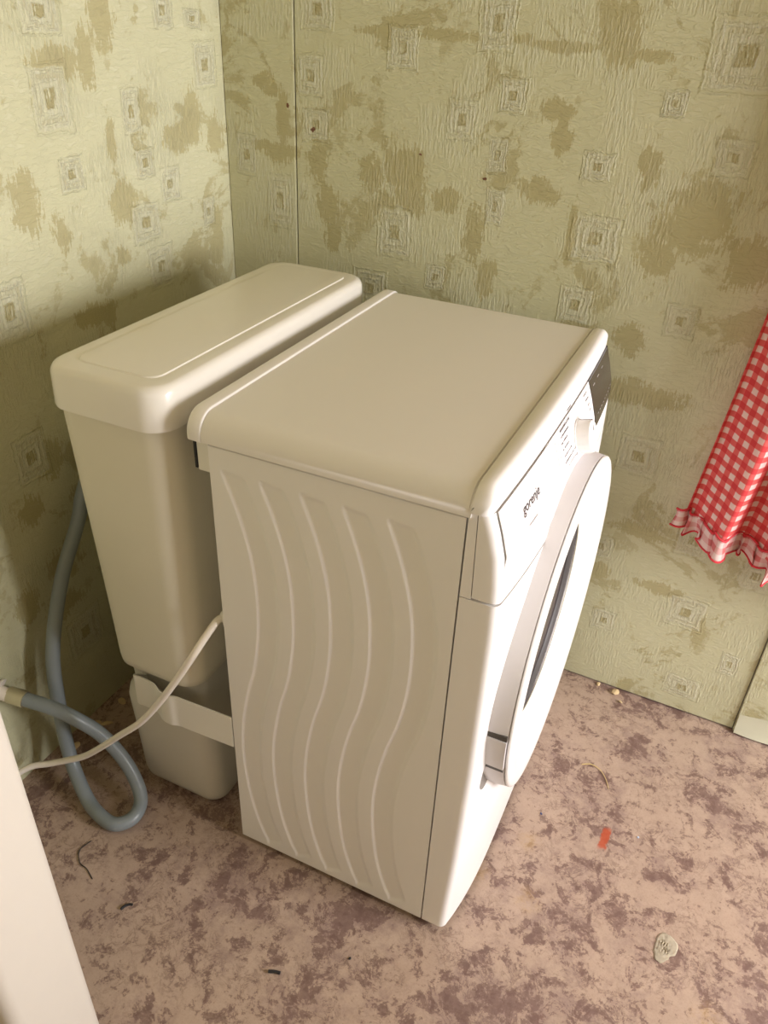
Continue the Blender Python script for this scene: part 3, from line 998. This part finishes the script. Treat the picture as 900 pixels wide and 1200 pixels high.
# white strap hooking tank to machine
sp = catmull([(-0.196, 0.028, 0), (-0.2045, 0.0235, 0), (-0.2070, 0.0130, 0), (-0.2010, 0.0050, 0), (-0.188, 0.0060, 0), (-0.160, 0.0040, 0), (-0.140, -0.0055, 0), (-0.122, -0.0075, 0), (-0.108, -0.0035, 0), (-0.085, -0.0025, 0), (-0.04, -0.0010, 0), (-0.0015, 0.0005, 0)], 6)
secs = []
for i, p in enumerate(sp):
    t = (sp[min(i + 1, len(sp) - 1)] - sp[max(i - 1, 0)]).normalized()
    nrm = Vector((t.y, -t.x, 0))
    f = i / (len(sp) - 1)
    g = smooth01((f - 0.02) / 0.30)
    zb_, zt_ = 0.262 - 0.018 * g, 0.295 + 0.017 * g
    a, b = p - nrm * 0.0012, p + nrm * 0.0012
    secs.append([Vector((a.x, a.y, zb_)), Vector((b.x, b.y, zb_)), Vector((b.x, b.y, zt_)), Vector((a.x, a.y, zt_))])
mesh_obj('strap', *loft(secs), 'strap', tk, 'white plastic strap round the neck of the tank')

# ------------------------------------------------------------------ hose and cable
ho = thing('drain_hose', 'grey flexible hose looping on the floor beside the water tank', 'hose', (-0.214, -0.089, 0.0))
hp = catmull([(-0.4445, 0.300, 0.690), (-0.430, 0.285, 0.684), (-0.411, 0.245, 0.648), (-0.403, 0.195, 0.592), (-0.401, 0.1500, 0.5315), (-0.400, 0.1270, 0.487), (-0.395, 0.0623, 0.4032), (-0.385, 0.0044, 0.293), (-0.375, -0.0188, 0.1909),
              (-0.3560, -0.0380, 0.070), (-0.300, -0.0680, 0.0190), (-0.2500, -0.0860, 0.0145), (-0.2137, -0.0870, 0.0145), (-0.1950, -0.0600, 0.0155), (-0.2064, -0.0260, 0.026), (-0.2440, -0.0080, 0.072),
              (-0.2850, -0.0150, 0.138), (-0.320, -0.0380, 0.190), (-0.355, -0.0540, 0.2150), (-0.385, -0.0630, 0.2230), (-0.402, -0.0665, 0.2250)], 10)
mesh_obj('hose_tube', *tube(hp, 0.0127, 16), 'hose', ho)
fe = [hp[-1] + (hp[-1] - hp[-4]).normalized() * d for d in (-0.006, 0.006, 0.018, 0.026)]
mesh_obj('ferrule', *tube(fe, 0.0150, 18), 'steel', ho, 'dull metal end fitting')
pst = thing('water_pipe', 'short cream pipe stub on left wall where the grey hose ends', 'pipe', (-0.432, -0.075, 0.229))
pp = [Vector((-0.4455, -0.0790, 0.2330)), Vector((-0.437, -0.0765, 0.2305)), Vector((-0.4275, -0.0740, 0.2285))]
mesh_obj('stub', *tube(pp, 0.0125, 18), 'cable', pst)
fl_ = [Vector((-0.4458, -0.079, 0.233)), Vector((-0.4425, -0.078, 0.232))]
mesh_obj('wall_flange', *tube(fl_, 0.024, 24), 'cable', pst)

cp_ = catmull([(-0.012, 0.0195, 0.5050), (-0.0165, 0.006, 0.5040), (-0.0200, -0.018, 0.4920), (-0.0314, -0.040, 0.4642), (-0.067, -0.044, 0.401), (-0.108, -0.045, 0.3341), (-0.153, -0.047, 0.270), (-0.2016, -0.050, 0.2175), (-0.2480, -0.053, 0.167),
               (-0.2915, -0.057, 0.1242), (-0.330, -0.066, 0.1010), (-0.3640, -0.078, 0.0860), (-0.397, -0.098, 0.0780), (-0.418, -0.135, 0.060), (-0.410, -0.19, 0.020), (-0.405, -0.27, 0.0075), (-0.38, -0.33, 0.0062)], 9)
pc = tag(mesh_obj('power_cable', *tube(cp_, 0.0058, 12), 'cable'), 'off-white power cable drooping from back of washing machine across the hose', 'cable')
mesh_obj('cable_gland', *loft(gl), 'strap', pc)

# ------------------------------------------------------------------ white panel, lower left
CX, CY0, CY1, CZ = 0.000, -0.4700, -0.3560, 0.722
bm = box_bm((-0.435, CY0, 0.0), (CX, CY1, CZ), 0.018, 6)
tag(from_bm('white_panel', bm, 'cabinet'), 'tall white painted board with rounded edge at the lower left corner', 'panel')

# ------------------------------------------------------------------ curtain
cu = thing('curtain', 'red and white gingham curtain with ruffled hem hanging by back wall', 'curtain', (0.80, 0.64, 0.48))
CW = 0.56


def cloth_pt(a, t):
    """a: metres across from the left edge, t: 0 hem .. 1 rod"""
    z_h = 0.508 - 0.19 * a + 0.05 * max(0.0, a - 0.2)
    z = z_h + t * (1.93 - z_h)
    flare = (1 - t) ** 1.5
    x = 0.570 + 0.052 * min(1.0, t * 2.3) ** 0.9 + a * (0.98 - 0.10 * t)
    amp = 0.007 + 0.017 * flare
    y = 0.632 + amp * math.sin(a * 62 + 0.6 + 0.8 * t) + 0.006 * flare * math.sin(a * 131 + 1.0)
    return Vector((x, y, z))


def uv_grid(name, na, nt, fn, mat, parent, uvfn, label=None):
    vs_, fs_ = [], []
    for i in range(nt + 1):
        for j in range(na + 1):
            vs_.append(fn(j / na, i / nt))
    for i in range(nt):
        for j in range(na):
            a = i * (na + 1) + j
            fs_.append((a, a + 1, a + na + 2, a + na + 1))
    me_ = bpy.data.meshes.new(name)
    me_.from_pydata([tuple(v) for v in vs_], [], fs_)
    uvl = me_.uv_layers.new(name='UVMap')
    for lp in me_.loops:
        i, j = divmod(lp.vertex_index, na + 1)
        uvl.data[lp.index].uv = uvfn(j / na, i / nt)
    o = link_mesh(name, me_, mat, parent, label, smooth=80)
    md = o.modifiers.new('thickness', 'SOLIDIFY')
    md.thickness = 0.0009
    md.offset = 0.0
    return o


uv_grid('cloth', 170, 120, lambda a, t: cloth_pt(a * CW, t), 'gingham', cu, lambda a, t: (a * CW * 1.10, t * 1.43))


def hem_pt(a):
    return cloth_pt(a, 0.0)


def ruf(a, t, header=False):
    """t 0 top .. 1 bottom of the frill"""
    b = hem_pt(max(a, 0.0))
    if a < 0:
        b.x += a
    w = 0.25 + 0.75 * abs(t - 0.25) / 0.75
    y = b.y - 0.004 + 0.011 * w * math.sin(a * 330 + 0.6 * math.sin(a * 47)) + 0.005 * w * math.sin(a * 171 + 2)
    x = b.x + 0.008 * w * math.sin(a * 247 + 1.1)
    z = b.z + 0.012 - 0.040 * t + 0.006 * w * math.sin(a * 205 + 1.0 + t)
    return Vector((x, y, z))


uv_grid('ruffle', 300, 8, lambda a, t: ruf(-0.012 + a * (CW + 0.012), t), 'gingham_pale', cu, lambda a, t: (a * 0.9, t * 0.04), 'pale gathered frill along the hem')
for t in (0.0, 1.0):
    pth = [ruf(-0.012 + (CW + 0.012) * k / 420, t) for k in range(421)]
    mesh_obj('frill_binding', *tube(pth, 0.0022, 6), 'red_trim', cu, 'red bound edge of the frill')
rod = [Vector((0.52, 0.646, 1.935)), Vector((1.30, 0.646, 1.935))]
rd = mesh_obj('curtain_rod', *tube(rod, 0.008, 12), 'steel_rod')
tag(rd, 'brass curtain rod above the gingham curtain', 'rod')
for x in (0.54, 1.28):
    mesh_obj('rod_bracket', *tube([Vector((x, 0.646, 1.935)), Vector((x, yb(x) - 0.001, 1.935))], 0.005, 8), 'steel_rod', rd)


# ------------------------------------------------------------------ crumbs on the floor
def crumb(name, x, y, r, mat, label, cat, group=None, flat=0.6, seed=0, elong=1.0, rot=0.0):
    bm_ = bmesh.new()
    bmesh.ops.create_icosphere(bm_, subdivisions=2, radius=1.0)
    rn = random.Random(seed)
    k = [(Vector((rn.uniform(-1, 1), rn.uniform(-1, 1), rn.uniform(-1, 1))).normalized(), rn.uniform(-.65, .5)) for _ in range(9)]
    for v in bm_.verts:
        d = v.co.normalized()
        s = 1.0 + sum(w * max(0.0, d.dot(q)) ** 2 for q, w in k)
        c = d * s
        cx, cy = c.x * elong, c.y
        v.co = Vector((cx * math.cos(rot) - cy * math.sin(rot), cx * math.sin(rot) + cy * math.cos(rot), c.z * flat)) * r
    zmin = min(v.co.z for v in bm_.verts)
    for v in bm_.verts:
        v.co += Vector((x, y, -zmin))
    return tag(from_bm(name, bm_, mat, smooth=0), label, cat, group)


crumb('plaster_crumb', 0.531, 0.682, 0.0100, 'chip', 'largest pale crumb lying against foot of the back wall', 'crumb', seed=1, elong=1.3, rot=0.6)
crumb('plaster_crumb', 0.553, 0.659, 0.0050, 'chip', 'small pale crumb just in front of the largest crumb by back wall', 'crumb', seed=2, elong=1.2)
crumb('plaster_crumb', 0.496, 0.690, 0.0040, 'chip', 'tiny pale crumb at back wall between door and largest crumb', 'crumb', seed=3)
crumb('plaster_crumb', -0.396, 0.100, 0.0075, 'chip', 'pale flake on floor behind the tank near the crossing hoses', 'crumb', seed=4, elong=1.6, flat=0.35, rot=0.9)
crumb('plaster_crumb', -0.415, 0.088, 0.0070, 'chip', 'pale flake touching the left wall behind the hose', 'crumb', seed=5, elong=1.5, flat=0.35, rot=0.3)
crumb('plaster_crumb', -0.414, 0.160, 0.0085, 'chip', 'pale flake on floor between tank and left wall', 'crumb', seed=6, elong=1.4, flat=0.3)
crumb('plaster_crumb', -0.415, 0.026, 0.0065, 'chip', 'pale flake by left wall between the two runs of hose', 'crumb', seed=8, elong=1.6, flat=0.4, rot=1.2)
pth = catmull([(-0.105, -0.203, 0.0022), (-0.103, -0.196, 0.0022), (-0.098, -0.190, 0.0022), (-0.093, -0.188, 0.0022)], 5)
tag(mesh_obj('black_shred', *tube(pth, 0.0021, 8), 'black_bit'), 'thin curved black shred on floor near the white panel', 'debris')
pth = catmull([(0.167, -0.180, 0.0027), (0.176, -0.176, 0.0027), (0.185, -0.174, 0.0027)], 5)
tag(mesh_obj('black_shred', *tube(pth, 0.0026, 8), 'black_bit'), 'short thick black shred on floor in front of washing machine side', 'debris')
crumb('black_crumb', 0.272, -0.105, 0.0022, 'black_bit', 'tiny black speck on floor left of the machine\'s front bottom corner', 'debris', seed=9)
crumb('blue_crumb', 0.473, 0.298, 0.0026, plain('blue_paint_crumb', (0.06, 0.07, 0.16), 0.6), 'tiny dark blue speck on floor beside the machine front', 'debris', seed=10)
crumb('blue_crumb', 0.648, 0.330, 0.0030, plain('pale_blue_crumb', (0.45, 0.52, 0.66), 0.6), 'tiny pale blue speck on floor right of the red scuff', 'debris', seed=11)
pth = catmull([(0.515, 0.449, 0.0015), (0.532, 0.457, 0.0022), (0.551, 0.452, 0.0024), (0.566, 0.436, 0.0018), (0.577, 0.414, 0.0012)], 8)
tag(mesh_obj('straw', *tube(pth, 0.0010, 6, radf=lambda f: 1.1 - 0.5 * f), 'straw'), 'curled yellow straw lying on floor before the door', 'straw')
pth = catmull([(-0.238, -0.126, 0.0010), (-0.243, -0.150, 0.0012), (-0.226, -0.168, 0.0016), (-0.207, -0.172, 0.0014), (-0.185, -0.182, 0.0010)], 8)
tag(mesh_obj('dark_thread', *tube(pth, 0.0008, 6), 'black_bit'), 'thin dark thread on floor between hose and white panel', 'thread')
# wrinkled paper scrap
vs, fs = [], []
rn = random.Random(12)
NR, NA = 9, 26
vs.append((0.726, 0.141, 0.003))
outl = [1.0 + 0.13 * math.sin(2 * a) + 0.10 * math.sin(3 * a + 1) + rn.uniform(-.07, .07) for a in [2 * PI * k / NA for k in range(NA)]]
for i in range(1, NR + 1):
    for k in range(NA):
        a = 2 * PI * k / NA
        f = i / NR
        x = 0.726 + 0.0175 * f * outl[k] * math.cos(a)
        y = 0.141 + 0.0265 * f * outl[k] * math.sin(a)
        h = 0.0022 + 0.0016 * math.sin(x * 1500 + 260 * y + 1.9 * math.sin(y * 410)) + 0.0007 * math.sin(y * 900)
        vs.append((x, y, max(0.0004, h * (1 - 0.6 * f ** 4))))
for k in range(NA):
    fs.append((0, 1 + k, 1 + (k + 1) % NA))
for i in range(NR - 1):
    for k in range(NA):
        a, b = 1 + i * NA + k, 1 + i * NA + (k + 1) % NA
        fs.append((a, a + NA, b + NA, b))
o = mesh_obj('paper_scrap', vs, fs, 'flake', smooth=60)
md = o.modifiers.new('thickness', 'SOLIDIFY')
md.thickness = 0.0005
md.offset = -1.0
tag(o, 'oval wrinkled grey-beige scrap stuck on floor at lower right', 'scrap')
